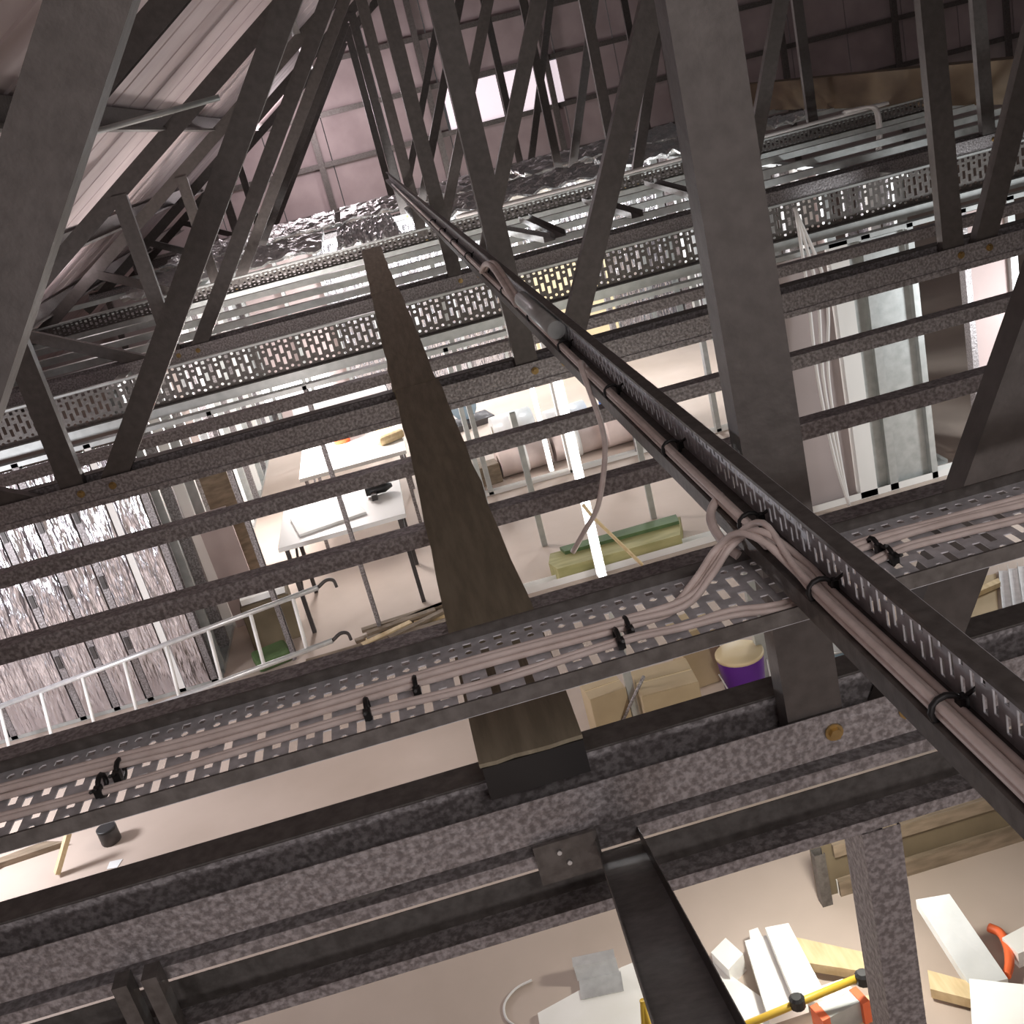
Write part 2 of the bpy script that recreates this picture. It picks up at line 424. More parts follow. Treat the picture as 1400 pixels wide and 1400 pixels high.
def make_truss(label):
    t = thing('roof_truss', (.62, TY0, ZC-.1), label, 'truss', 'roof trusses')
    y = TY0
    MB().prof([(0, 0), (0, -.10), (.085, -.10), (.085, .015)], .004, V(-4.0, y, ZC-.004), V(8.2, y, ZC-.004), AY, AZ).build('bottom_chord', 'galv', t)
    MB().prof([(.088, -.03), (.088, .018), (.160, .018), (.160, 0)], .004, V(-4.0, y, ZC-.004), V(8.2, y, ZC-.004), AY, AZ).build('chord_lip', 'galv_dull_shade', t)  # lip in darker steel: the shade of its top face painted in
    x0, x1 = -4.1, 8.2
    p0 = V(x0, y+.02, top_z(x0)); p1 = V(x1, y+.02, top_z(x1)); d = (p1-p0).normalized(); n = V(-d.z, 0, d.x)
    MB().prof([(0, -.06), (0, .06), (.07, .06), (.07, -.06)], .004, p0, p1, AY, n).build('top_chord', 'web', t)
    for i, x in enumerate(VX):
        web(t, (x, ZC-.085), (x, top_z(x)-.02), y+.008)
        if i < len(VX)-1:
            xa, xb = x+.155, VX[i+1]-.10
            if i == 1: xa = x+.19
            web(t, (xa, ZC-.085), (xb, top_z(xb)-.05), y+.012)
        for bx in (x+.03, x+.19): bolt(t, bx, y-.002, ZC-.05)
    web(t, (VX[0]-.14, ZC-.085), (-2.95, top_z(-2.95)-.03), y+.012, .09)
    # lipped channel hung under the chord
    lc = MB().prof([(0, -.030), (0, 0), (.088, 0)], .004, V(-4.0, y-.005, ZC-.131), V(8.2, y-.005, ZC-.131), AY, AZ).build('lower_channel', 'galv', t)
    MB().prof([(.09, .0), (.09, -.060)], .004, V(-4.0, y-.005, ZC-.131), V(8.2, y-.005, ZC-.131), AY, AZ).build('channel_web', 'galv_dull_shade', lc)  # recess shade put into the colour of the inner web
    for cx in (-3.0, -.4, 2.0, 4.4): MB().box((cx, y+.02, ZC-.131), (cx+.08, y+.07, ZC-.104)).build('packer', 'galv_dull_shade', t)
    return t
t1 = make_truss('steel roof truss whose bottom chord carries the plank end blacked in as shade')
tl = ['second', 'third', 'fourth', 'fifth', 'sixth']
for k in range(5):
    dup(t1, (0, TSP*(k+1), 0), 'steel roof truss, %s along the plank walk from its end blacked in as shade' % tl[k], None, 'channel_web', ('lower_channel', .028))

# ---------------------------------------------------------------- ceiling joists
def joist(y, label, m_='galv', z=H-1.288, h=.058, d=.075, x0=-4.2, x1=8.2):
    o = MB().prof([(d, -.014), (d, 0), (0, 0), (0, -h), (d, -h), (d, -h+.014)], .003, V(x0, y, z), V(x1, y, z), AY, AZ).build('ceiling_joist', m_)
    return tag(o, label, 'joist', 'ceiling joists under the plank walk')
joist(2.66, 'galvanised ceiling joist under the cross cable tray, beside the plank end')
joist(3.48, 'galvanised ceiling joist, first one past the cross cable tray')
joist(4.29, 'galvanised ceiling joist, second one past the cross cable tray')
joist(6.06, 'galvanised ceiling joist just past the second truss')
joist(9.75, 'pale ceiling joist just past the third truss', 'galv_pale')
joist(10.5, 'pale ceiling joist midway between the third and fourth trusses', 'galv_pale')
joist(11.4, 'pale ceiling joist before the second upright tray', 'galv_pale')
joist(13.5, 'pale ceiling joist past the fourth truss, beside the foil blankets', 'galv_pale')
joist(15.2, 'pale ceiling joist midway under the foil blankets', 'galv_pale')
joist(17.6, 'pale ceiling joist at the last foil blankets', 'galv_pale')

# ---------------------------------------------------------------- near stud wall under the first truss
wn = thing('wall_near', (.7, TY0+.02, 0), 'steel stud wall under the truss with the plank end', 'wall', kind='structure')
zB = H-1.540
tt = MB().prof([(.088, -.075), (0, -.075), (0, -.047)], .004, V(-4, TY0-.005, zB), V(6, TY0-.005, zB), AY, AZ).build('top_track', 'galv', wn)
MB().prof([(.09, 0), (.09, -.076)], .004, V(-4, TY0-.005, zB), V(6, TY0-.005, zB), AY, AZ).build('track_web', 'galv_dull_shade', tt)  # shade inside the track painted as darker steel
for x in (.716, 3.1, -3.2):
    MB().prof([(.042, .016), (.042, 0), (-.042, 0), (-.042, .115), (.042, .115), (.042, .1)], .003, V(x, TY0-.008, .006), V(x, TY0-.008, zB-.078), AX, AY).build('stud', 'galv', wn)
MB().prof([(0, .035), (0, 0), (.095, 0), (.095, .035)], .003, V(-4, TY0-.01, .003), V(6, TY0-.01, .003), AY, AZ).build('floor_track', 'galv_pale', wn)
for px in (150, 196):
    p = ony(px, 1350, 1.80); MB().box((p.x, 1.80, zB-.06), (p.x+.03, 1.845, H-1.408)).build('hanger_strap', 'galv_dull_shade', wn)

# lateral brace channel rising from the first truss
p0 = ony(848, 1160, TY0-.012); p1 = ony(948, 1400, .95)
p2 = p1+(p1-p0)*1.2
d = (p2-p0).normalized(); sd = d.cross(AZ).normalized(); nn = sd.cross(d)
br = thing('brace_channel', p0, 'dark U channel brace bolted to the truss below the plank end', 'brace')
MB().prof([(-.045, .035), (-.045, 0), (.045, 0), (.045, .035)], .003, p0, p2, sd, nn).build('channel', 'galv_dull_shade', br)
q = ony(735, 1185, TY0-.02); q2 = ony(826, 1205, TY0-.02)
MB().box((q.x, TY0-.02, q.z-.05), (q2.x+.01, TY0-.012, q.z+.045)).build('gusset_plate', 'galv_dull_shade', br)
for dx in (.05, .065): MB().tube([V(q.x+dx, TY0-.021, q.z+.02-(dx-.05)*2), V(q.x+dx, TY0-.026, q.z+.02-(dx-.05)*2)], .005, 8).build('screw', 'alu', br)

# ---------------------------------------------------------------- plank walk
PX0, PX1, PZ = -.066, .150, H-1.20
def plank(y0, y1, z, label, x0=PX0, x1=PX1, th=.085):
    mb = MB(); n = 14; top = []; 
    rnd = random.Random(int(y0*10))
    ye = [y0+rnd.uniform(-.005, .005) for _ in range(5)]
    left = [(x0+rnd.uniform(-.005, .005), y0+(y1-y0)*k/n) for k in range(n+1)]
    right = [(x1+rnd.uniform(-.005, .005), y0+(y1-y0)*k/n) for k in range(n+1)]
    ring = [V(x0+(x1-x0)*k/6, ye[k-1], z) for k in range(1, 6)]
    mb.slab([V(a, b_, z) for a, b_ in left[::-1]]+ring+[V(a, b_, z) for a, b_ in right], .009)
    zb = z-th; a0, a1 = x0+.006, x1-.006          # boxed: hollow between the faces
    mb.box((a0, y0+.014, zb), (a1, y1, zb+.008))
    for xa in (a0, a1-.008): mb.box((xa, y0+.014, zb+.008), (xa+.008, y1, z-.009))
    o = mb.build('walk_plank', 'plank')
    return tag(o, label, 'plank', 'planks of the walkway')
pk = plank(1.872, 5.22, PZ, 'weathered brown walkway plank whose end on the first truss is blacked in as shade')
MB().box((PX0+.004, 1.868, PZ-.0855), (PX1-.004, 1.886, PZ-.0095)).build('end_piece', 'black', pk)  # black block filling the hollow end, painted in for the shade there
plank(5.235, 8.55, PZ, 'weathered brown walkway plank between the second and third trusses', PX0-.012, PX1-.012)
plank(8.565, 11.9, PZ, 'weathered brown walkway plank starting at the third truss', PX0-.02, PX1-.03)

# ---------------------------------------------------------------- perforated cable trays
def perf(mb, p0, du, dv, L, W, pitch, rows_even, rows_odd, hole):
    """sheet spanned by du (length L) and dv (width W) with slots; hole = slot size along du"""
    n = int(L/pitch)
    p0 = Vector(p0)
    def P(u, v): return p0+du*u+dv*v
    def col(u0, u1, rows):
        vs = 0
        for (a, b_, rnd) in rows:
            mb.quad(P(u0, vs), P(u1, vs), P(u1, a), P(u0, a))
            if rnd:
                cu, cv = (u0+u1)/2, (a+b_)/2; ru, rv = (u1-u0)/2, (b_-a)/2; N = 8
                i = len(mb.v)
                for k in range(N):
                    an = math.pi/8+k*math.pi/4; mb.v.append(P(cu+ru*.98*math.cos(an), cv+rv*.98*math.sin(an)))
                cs = [P(u1, b_), P(u0, b_), P(u0, a), P(u1, a)]
                mb.v += cs
                for k in range(4):
                    mb.f.append((i+8+k, i+8+(k+1) % 4, i+(2*k+2) % 8, i+2*k+1))
                    mb.f.append((i+8+k, i+2*k+1, i+2*k))
            vs = b_
        mb.quad(P(u0, vs), P(u1, vs), P(u1, W), P(u0, W))
    for k in range(n):
        u = k*pitch
        mb.quad(P(u, 0), P(u+pitch-hole, 0), P(u+pitch-hole, W), P(u, W))
        col(u+pitch-hole, u+pitch, rows_even if k % 2 == 0 else rows_odd)
    u = n*pitch
    if L-u > 1e-4: mb.quad(P(u, 0), P(L, 0), P(L, W), P(u, W))
def solid(o, t):
    s = o.modifiers.new('solidify', 'SOLIDIFY'); s.thickness = t; s.offset = 0
def rows_for(W, e):
    k = W/.26
    if e: r = [(.012, .028, 1), (.045, .085, 0), (.108, .148, 0), (.172, .212, 0), (.230, .246, 1)]
    else: r = [(.012, .028, 0), (.040, .056, 1), (.074, .114, 0), (.138, .178, 0), (.204, .220, 1), (.230, .246, 0)]
    return [(a*k, b_*k, c) for a, b_, c in r]
# cross tray in front of the first truss
XT_Z = H-.86; XT_Y0, XT_W = 1.475, .255
xt = thing('cable_tray', (0, XT_Y0, XT_Z), 'perforated galvanised cross tray with grey cables over the plank', 'cable tray', 'perforated cable trays')
mb = MB(); perf(mb, V(-2.6, XT_Y0, XT_Z), AX, AY, 5.6, XT_W, .0275, rows_for(XT_W, 1), rows_for(XT_W, 0), .0145)
o = mb.build('perforated_base', 'tray', xt); solid(o, .0025)
MB().prof([(.004, .025), (0, .025), (0, 0)], .0025, V(-2.6, XT_Y0, XT_Z), V(3.0, XT_Y0, XT_Z), AY, AZ).build('side_flange', 'galv_dull_shade', xt)  # flange darker than its base sheet: shade put into the colour
MB().prof([(-.004, .022), (0, .022), (0, 0)], .0025, V(-2.6, XT_Y0+XT_W, XT_Z), V(3.0, XT_Y0+XT_W, XT_Z), AY, AZ).build('side_flange', 'galv_dull_shade', xt)
for x in (-1.9, 1.9):
    for yy in (XT_Y0+.02, XT_Y0+XT_W-.02):
        MB().tube([V(x, yy, XT_Z-.03), V(x, yy, XT_Z+1.1)], .005, 6).build('hanger_rod', 'galv', xt)
# long tray running over the cross tray
YT_Z = H-.80; YT_X0, YT_W = .490, .055; YT_H = .100
yt = thing('cable_tray', (YT_X0, .2, YT_Z), 'long perforated tray running alongside the plank above the cross tray', 'cable tray', 'perforated cable trays')
mb = MB(); perf(mb, V(YT_X0+YT_W, .15, YT_Z), AY, AZ, 16.5, YT_H, .024, [(.010, .036, 0), (.050, .082, 0)], [(.022, .056, 0), (.068, .088, 0)], .010)
o = mb.build('perforated_web', 'tray', yt); solid(o, .0025)
MB().prof([(.0, -.034), (0, 0), (YT_W, 0)], .0025, V(YT_X0, .15, YT_Z), V(YT_X0, 16.65, YT_Z), AX, AZ).build('lower_flange', 'galv_dull_shade', yt)  # shade on the outer lip painted as darker steel
MB().prof([(YT_W-.026, -.006), (YT_W-.026, 0), (YT_W, 0)], .0025, V(YT_X0, .15, YT_Z+YT_H), V(YT_X0, 16.65, YT_Z+YT_H), AX, AZ).build('upper_flange', 'galv_dull_shade', yt)  # unlit top face painted in as a darker band
# upright trays fixed on edge
def upright_tray(y, z0, h, x0, x1, pitch, label):
    t = thing('cable_tray', (0, y, z0), label, 'cable tray', 'perforated cable trays')
    mb = MB(); L = x1-x0; k = h/.25
    re = [(.02*k, .038*k, 1), (.06*k, .11*k, 0), (.135*k, .19*k, 0), (.21*k, .23*k, 1)]
    ro = [(.03*k, .05*k, 1), (.085*k, .14*k, 0), (.165*k, .185*k, 1), (.2*k, .222*k, 0)]
    perf(mb, V(x0, y, z0), AX, AZ, L, h, pitch, re, ro, pitch*.55)
    o = mb.build('perforated_web', 'galv_dull_shade', t); solid(o, .003)
    MB().prof([(0, 0), (-.06, 0), (-.06, -.07)], .003, V(x0, y, z0), V(x1, y, z0), AY, AZ).build('lower_flange', 'galv_pale', t)
    MB().prof([(0, 0), (-.05, 0), (-.05, -.016)], .003, V(x0, y, z0+h), V(x1, y, z0+h), AY, AZ).build('upper_flange', 'galv_pale', t)
    return t
upright_tray(8.50, H-1.60, .285, -4.2, 6.8, .046, 'slotted steel head track on the front stud wall, just before the third truss')
upright_tray(12.45, H-1.34, .15, -4.0, 8.0, .05, 'perforated tray set on edge with white cables, before the fourth truss')

# ---------------------------------------------------------------- cables
def cable(pts, r, label, group, m_='cable', n=8, seg=5):
    o = MB().tube(smoothpath(pts, seg), r, n).build('cable', m_)
    return tag(o, label, 'cable', group)
zc = XT_Z+.010
def wig(k, a=.002): return random.Random(k).uniform(-a, a)
LBL_A = 'pale grey cable in the cross tray looping up into the long tray'
for i in range(4):
    o_ = (i % 2)*.0125; oz = (i//2)*.0105
    pts = []
    for j, (px, py) in enumerate(((-150, 1128), (0, 1087), (160, 1046), (300, 1010), (560, 935), (700, 897), (850, 858))):
        p = onz(px, py, zc); pts.append(p+V(0, o_-.006+wig(i*9+j), wig(i*7+j, .001)+oz))
    kx = [(.0, .006, 0), (-.010, .0, .004), (.012, -.006, .008), (.022, -.002, .014)][i]
    for px, py, z in ((925, 836, zc+.004), (962, 795, zc+.03), (992, 752, H-.79), (1030, 733, H-.755)):
        p = onz(px, py, z); pts.append(p+V(kx[0], o_*.8+kx[1], kx[2]))
    tx = YT_X0+.010+.0125*(i % 3); tz = YT_Z+.009+.0115*(i//3)
    pts += [V(tx, 1.50, tz+.008), V(tx, 1.40, tz), V(tx+.001, 1.1, tz), V(tx, .8, tz+.001), V(tx, .5, tz), V(tx, .2, tz)]
    cable(pts, .0058, LBL_A, 'cables looping between the trays')
LBL_B = 'pale grey cable running straight along the cross tray beneath the long tray'
for i in range(2):
    pts = []
    for j, (px, py) in enumerate(((-150, 1158), (0, 1118), (160, 1076), (480, 980), (660, 935), (850, 876), (930, 858), (1000, 838), (1090, 822))):
        p = onz(px, py, zc); pts.append(p+V(0, (i-.5)*.0105*(1+.8*(j > 6)), wig(i*5+j, .001)))
    for px, py in ((1215, 757), (1300, 732), (1400, 708), (1500, 682)):
        p = onz(px, py, zc); pts.append(p+V(0, (i-.5)*.0125, 0))
    cable(pts, .0052, LBL_B, 'cables along the cross tray')
LBL_C = 'pale grey cable emerging from under the long tray along the cross tray'
for i in range(3):
    pts = [onz(px, py, zc)+V(0, i*.0125, wig(i+j)) for j, (px, py) in enumerate(((1120, 770), (1200, 742), (1300, 715), (1400, 689), (1500, 663)))]
    cable(pts, .006, LBL_C, 'cables emerging under the long tray')
LBL_D = 'pale grey cable laid in the long tray toward the gable end'
for i in range(3):
    tx = YT_X0+.010+.0125*(i % 2); tz = YT_Z+.009+.0115*(i//2)
    cable([V(tx+wig(i*4+k, .0015), 1.62+1.2*k, tz) for k in range(12)], .006, LBL_D, 'cables along the long tray', seg=3)
# single tail drooping from the long tray
pts = [onz(985, 676, H-.785), onz(972, 700, H-.80), onz(976, 722, H-.81), onz(995, 748, H-.825), onz(1010, 760, zc+.012)]
cable(pts, .009, 'short cable loop dropping from the long tray to the cross tray', None)
e = cable([V(YT_X0+.02, 3.05, YT_Z+.012), V(YT_X0-.012, 2.96, YT_Z+.05), ony(822, 580, 2.93), ony(827, 625, 2.93), ony(818, 690, 2.94), ony(800, 725, 2.95), ony(783, 755, 2.97)], .008, 'loose grey cable tail hanging from the long tray over the floor', None)
e = cable([ony(797, 690, 6.6), ony(812, 708, 6.6), ony(850, 745, 6.62), ony(878, 772, 6.65)], .012, 'thin pale flex with a tan sleeve hanging past the white post', None, 'timber')
for i in range(2):
    tx = YT_X0+.03+.02*i
    cable([V(tx-.035, 5.3, YT_Z+.03), V(tx-.04, 5.0, YT_Z+.10), V(tx-.04, 4.75, YT_Z+.125), V(tx-.04, 4.5, YT_Z+.10), V(tx-.035, 4.2, YT_Z+.034)], .012, 'raised cable hump in the long tray past the second joist', 'humped cables in the long tray', 'cable')
tag(MB().tube([V(YT_X0+.016, 4.15, YT_Z+.059), V(YT_X0+.016, 3.45, YT_Z+.059)], .030, 14).build('conduit_sleeve', 'galv_pale'), 'short grey conduit sleeve lying in the long tray', 'conduit')
# white cables on the second upright tray and at its hooked end
HX = ony(1190, 165, 12.2).x
for i in range(3):
    y = 12.36-.04*i
    cable([V(1.0, y, H-1.155+.012*(i % 2)), V(3.0, y, H-1.155), V(4.8, y, H-1.15), V(6.0, y, H-1.14), V(HX-.25, y-.04, H-1.12), V(HX, y-.2, H-1.12), V(HX, y-.32, H-1.3), V(HX-.04, y-.32, H-1.6)], .018, 'white cable on the on-edge tray hooking down at its end', 'white cables on the on-edge tray', 'cable_white', 6)
# cables hanging in front of the right-hand stud wall
for i in range(3):
    xo = 3.22+.045*i
    cable([V(xo-.05*i, 8.28, H-1.34), V(xo+.03*i, 8.27, 1.9), V(xo-.02, 8.26, 1.2), V(xo+.02-.02*i, 8.25, .5), V(3.30, 8.22, .05)], .014, 'white cable hanging down the stud wall to the floor track', 'cables hanging on the stud wall', 'cable_white', 6)

def tie(c, ax, w_, h_, label, group):
    """black strap loop round a bundle centred at c; ax = bundle direction"""
    c = Vector(c); ax = Vector(ax); s = ax.cross(AZ).normalized()
    t = thing('cable_tie', c, label, 'cable tie', group)
    pts = [c+s*(w_*math.cos(k*math.pi/6))+AZ*(h_*math.sin(k*math.pi/6)) for k in range(13)]
    MB().tube(pts, .0042, 6, False).build('strap', 'black', t)
    MB().obox(c+s*w_+AZ*(-.004), .012, .014, .016).build('tie_head', 'black', t)
    MB().tube([c+s*w_+AZ*.008, c+s*(w_+.03)+AZ*.022], .003, 5).build('tie_tail', 'black', t)
    return t
for px, py in ((165, 1053), (140, 1074), (570, 940), (503, 970), (858, 858), (845, 874)):
    tie(onz(px, py, zc), AX, .022, .016, 'black cable tie round the cables in the cross tray', 'cable ties on the cross tray')
for px, py in ((1195, 748), (1215, 760)):
    tie(onz(px, py, zc), AX, .02, .016, 'black cable tie where cables emerge under the long tray', 'cable ties by the tray crossing')
for y in (1.06, 1.42, 1.72, 2.2, 2.75, 3.4, 4.0, 4.7, 5.4, 6.1, 6.9, 7.7, 8.5):
    tie(V(YT_X0+.02, y, YT_Z+.013), AY, .020, .019, 'black cable tie round the cables in the long tray', 'cable ties on the long tray')

# ---------------------------------------------------------------- flat bracing and blankets in the ceiling
def brace(px0, px1, z, m_, label):
    a, b_ = onz(*px0, z), onz(*px1, z); d = (b_-a).normalized(); s = V(-d.y, d.x, 0)
    return tag(MB().prof([(-.05, .05), (-.05, 0), (.05, 0), (.05, .05)], .004, a, b_, s, AZ).build('ceiling_brace', m_), label, 'brace', 'ceiling braces past the third truss')
brace((717, 301), (766, 324), H-1.22, 'galv_dull_shade', 'dark diagonal ceiling brace nearest the long tray')
brace((803, 276), (872, 297), H-1.22, 'galv_dull_shade', 'dark diagonal ceiling brace, second from the long tray')
brace((888, 252), (960, 272), H-1.22, 'galv_dull_shade', 'dark diagonal ceiling brace, third from the long tray')
brace((680, 316), (752, 330), H-1.24, 'galv_pale', 'pale diagonal ceiling brace beside the dark one')
def blanket(x0, x1, y0, y1, label):
    mb = MB(); nx, ny = 30, 30; rnd = random.Random(int(x0*31+y0*7)); i0 = 0
    for j in range(ny+1):
        for i in range(nx+1):
            mb.v.append(V(x0+(x1-x0)*i/nx, y0+(y1-y0)*j/ny, H-1.24+rnd.uniform(-.03, .045)))
    for j in range(ny):
        for i in range(nx): mb.f.append((j*(nx+1)+i, j*(nx+1)+i+1, (j+1)*(nx+1)+i+1, (j+1)*(nx+1)+i))
    o = mb.build('foil_blanket', 'foil_blanket'); solid(o, .03)
    return tag(o, label, 'insulation', 'foil insulation blankets')
for k, (x0, x1, y0, y1) in enumerate(((-3.0, -.55, 13.65, 16.0), (-.35, .4, 13.0, 16.0), (.62, 3.2, 13.65, 16.05), (-3.0, -.4, 16.7, 19.5), (-.3, 2.4, 16.7, 19.5), (2.5, 5.6, 16.7, 19.5), (3.4, 5.8, 14.2, 16.05))):
    blanket(x0, x1, y0, y1, 'crinkled silver foil blanket laid on the joists, ' + ['at the gable side of the fourth truss', 'in the strip beside the plank walk', 'just past the on-edge tray with white cables', 'under the far purlins', 'past the fifth truss by the plank line', 'past the fifth truss toward the brown beam', 'next to the hooked white cables'][k])
a, b_ = onz(1015, 150, H-1.3), onz(1440, 138, H-1.3)
d = (b_-a).normalized(); s = V(-d.y, d.x, 0)
mb = MB(); mb.hexa([a-s*.1-AZ*.0, b_-s*.1, b_+s*.1, a+s*.1, a-s*.1+AZ*.42, b_-s*.1+AZ*.42, b_+s*.1+AZ*.42, a+s*.1+AZ*.42])
tag(mb.build('timber_beam', 'brownbeam'), 'deep brown timber beam behind the hooked white cables', 'beam')
c0, c1 = ony(40, 205, 6.2), ony(300, 133, 6.2)
tag(MB().tube([c0, c1], .016, 10).build('conduit', 'galv_pale'), 'thin steel conduit crossing under the pink roof sheeting', 'conduit')

# ---------------------------------------------------------------- things on the floor
def fl(px, py, z=0): return onz(px, py, z)
def cbox(name, c, sx, sy, sz, rz, m_, label, cat, group=None):
    t = thing(name, c, label, cat, group)
    MB().obox(c, sx, sy, sz, rz).build('body', m_, t, bevel=.004)
    MB().obox(Vector(c)+AZ*(sz), sx*.98, .05, .002, rz).build('tape', 'cream', t)
    for sgn in (-1, 1):
        M = Matrix.Rotation(rz, 3, 'Z')
        MB().obox(Vector(c)+M @ V(0, sgn*sy*.26, sz-.001), sx*.98, sy*.46, .005, rz).build('flap', m_, t)
    return t
cbox('cardboard_box', fl(838, 1000), .24, .22, .34, .1, 'card', 'tall narrow cardboard box beside the pale steel post', 'box', 'cardboard boxes')
cbox('cardboard_box', fl(922, 992), .36, .32, .36, -.05, 'card', 'large open-floor cardboard box between the pale post and purple bucket', 'box', 'cardboard boxes')
cbox('cardboard_box', fl(958, 925), .26, .26, .42, .08, 'card', 'cardboard box standing against the purple bucket', 'box', 'cardboard boxes')
bp = fl(1022, 955)
bk = thing('bucket', bp, 'purple plastic bucket with a cream lid beside cardboard boxes', 'bucket')
MB().lathe(bp, [(.115, .0), (.12, .01), (.150, .33), (.150, .34)], 24).build('body', 'purple', bk, smooth=True)
MB().lathe(bp, [(.153, .325), (.153, .345), (.145, .35), (.05, .352)], 24).build('lid', 'cream', bk, smooth=True)
MB().tube(smoothpath([bp+V(-.16, -.03, .25), bp+V(-.12, -.15, .14), bp+V(0, -.18, .10), bp+V(.12, -.14, .14), bp+V(.16, -.02, .25)]), .005, 6).build('handle', 'white', bk)
for px0, py0, lab, w_, m_ in ((876, 1003, 'pale steel post standing between two cardboard boxes', .045, 'galv_pale'), (1052, 945, 'pale blue steel post standing beside the purple bucket', .07, 'galv_pale')):
    p = fl(px0, py0); mb = MB(); stud(mb, p.x, p.y, 0, 1.1, w_, .05); tag(mb.build('steel_post', m_), lab, 'post', 'short steel posts')
a, b_ = fl(842, 1005, .02), fl(880, 925, .45)
tag(MB().tube([a, b_], .012, 6).build('metal_rod', 'galv'), 'thin grey rod leaning on the pale steel post', 'rod')
a, b_ = fl(925, 985, .02), fl(985, 958, .02)
tl_ = thing('hand_tool', a, 'long handled tool with pink grips lying before the boxes', 'tool')
MB().tube([a, b_], .012, 8).build('shaft', 'black', tl_)
MB().tube([a+(a-b_)*.45, a], .022, 8).build('grip', 'sack', tl_)
MB().tube([b_, b_+(b_-a)*.3], .022, 8).build('grip', 'sack', tl_)
p = fl(1146, 935)
tn = thing('paint_tin', p, 'blue grey paint tin with a white band behind the truss node', 'tin')
MB().lathe(p, [(.13, 0), (.13, .16), (.13, .30)], 24).build('body', 'bluegrey', tn, smooth=True)
MB().lathe(p, [(.132, .16), (.132, .22)], 24).build('label_band', 'white', tn, smooth=True)
MB().lathe(p, [(.135, .295), (.135, .31), (.11, .312)], 24).build('lid', 'alu', tn, smooth=True)
# cardboard sheet, slats and stud bundle by the cross tray end
def slab(name, px, z, th, m_, label, cat, group=None):
    o = MB().slab([onz(x, y, z) for x, y in px][::-1], th).build(name, m_)
    return tag(o, label, cat, group)
slab('cardboard_sheet', [(1275, 825), (1325, 792), (1362, 784), (1366, 858), (1345, 868)], .012, .012, 'card', 'flattened cardboard sheet on the floor by the steel bundle', 'cardboard')
slab('timber_stick', [(1318, 812), (1365, 790), (1368, 796), (1320, 817)], .05, .035, 'timber', 'short pale timber slat on the cardboard sheet', 'slat')
slab('timber_stick', [(1343, 867), (1377, 851), (1379, 858), (1347, 873)], .05, .035, 'whiteboard', 'white painted slat along the cardboard sheet edge', 'slat')
for i in range(4):
    a, b_ = onz(1381+15*i, 865-4*i, .05), onz(1371+13*i, 772-3*i, .05)
    d = (b_-a).normalized(); s = V(-d.y, d.x, 0)
    tag(MB().prof([(-.03, .04), (-.03, 0), (.03, 0), (.03, .04)], .003, a-AZ*.048, b_-AZ*.048, s, AZ).build('steel_channel', 'alu'), 'loose steel channel lying in the bundle by the cardboard sheet', 'channel', 'bundle of loose channels')

# white offcut heap under the work light
G = 'offcuts heaped under the work light'
offs = [
 ([(735, 1385), (850, 1322), (905, 1300), (1000, 1420), (742, 1430)], .03, .03, 'whiteboard', 'large white board offcut carrying the bent steel bracket'),
 ([(963, 1308), (1062, 1378), (1050, 1402), (985, 1405)], .045, .03, 'whiteboard', 'triangular white board offcut leaning beside the brace'),
 ([(1018, 1286), (1058, 1276), (1104, 1372), (1050, 1390)], .105, .05, 'whiteboard', 'wide white board strip in the offcut heap'),
 ([(1046, 1268), (1078, 1262), (1124, 1350), (1086, 1366)], .16, .05, 'whiteboard', 'topmost white board strip of the offcut heap'),
 ([(972, 1302), (992, 1282), (1016, 1304), (996, 1326)], .10, .10, 'whiteboard', 'small notched white block in the offcut heap'),
 ([(1024, 1272), (1036, 1268), (1044, 1284), (1026, 1288)], .08, .08, 'whiteboard', 'tiny white block behind the offcut heap'),
 ([(1082, 1280), (1192, 1304), (1192, 1330), (1090, 1314)], .09, .05, 'timber', 'cream timber offcut lying behind the white strips'),
 ([(1098, 1356), (1152, 1338), (1166, 1352), (1118, 1374)], .09, .06, 'whiteboard', 'short white offcut under the yellow bar'),
 ([(1268, 1326), (1400, 1362), (1420, 1390), (1272, 1352)], .07, .05, 'timber', 'cream timber offcut past the vertical stud'),
 ([(1325, 1338), (1402, 1346), (1420, 1420), (1330, 1420)], .24, .24, 'whiteboard', 'big white foam block past the vertical stud'),
 ([(1370, 1282), (1400, 1266), (1425, 1290), (1392, 1304)], .08, .08, 'whiteboard', 'small white block by the orange hose'),
 ([(1130, 1372), (1190, 1360), (1200, 1385), (1150, 1400)], .05, .04, 'timber', 'flat timber offcut beneath the lamp head'),
]
for px, z, th, m_, lab in offs: slab('board_offcut', px, z, th, m_, lab, 'offcut', G)
a = [onz(*p, .30) for p in ((1252, 1230), (1298, 1222))]; b_ = [onz(*p, .06) for p in ((1378, 1338), (1328, 1350))]
q = [a[0], a[1], b_[0], b_[1]]
mb = MB(); mb.hexa([v-AZ*.05 for v in q]+q)
tag(mb.build('plastic_channel', 'plastic'), 'cloudy plastic trunking propped on the heap past the vertical stud', 'trunking')
o = MB().tube(smoothpath([onz(x, y, .05) for x, y in ((1352, 1268), (1368, 1276), (1378, 1296), (1380, 1318), (1376, 1334))]), .02, 8).build('hose', 'orange')
tag(o, 'short curl of orange hose beside the plastic trunking', 'hose')
c = fl(822, 1348, .03)
bkt = thing('steel_bracket', c, 'bent galvanised steel bracket lying on the white board', 'bracket')
MB().obox(c+V(0, 0, .003), .20, .12, .003, -.12).build('flange', 'alu', bkt)
MB().obox(c+V(.0, .055, .004), .20, .003, .09, -.12).build('web', 'alu', bkt)
MB().obox(c+V(.0, .08, .093), .20, .06, .003, -.12).build('flange', 'alu', bkt)
o = MB().tube(smoothpath([onz(x, y, .006) for x, y in ((727, 1340), (705, 1352), (690, 1372), (692, 1392), (706, 1404), (718, 1418))]), .006, 6).build('wire', 'cable_white')
tag(o, 'curled white wire on the floor by the big white offcut', 'wire')

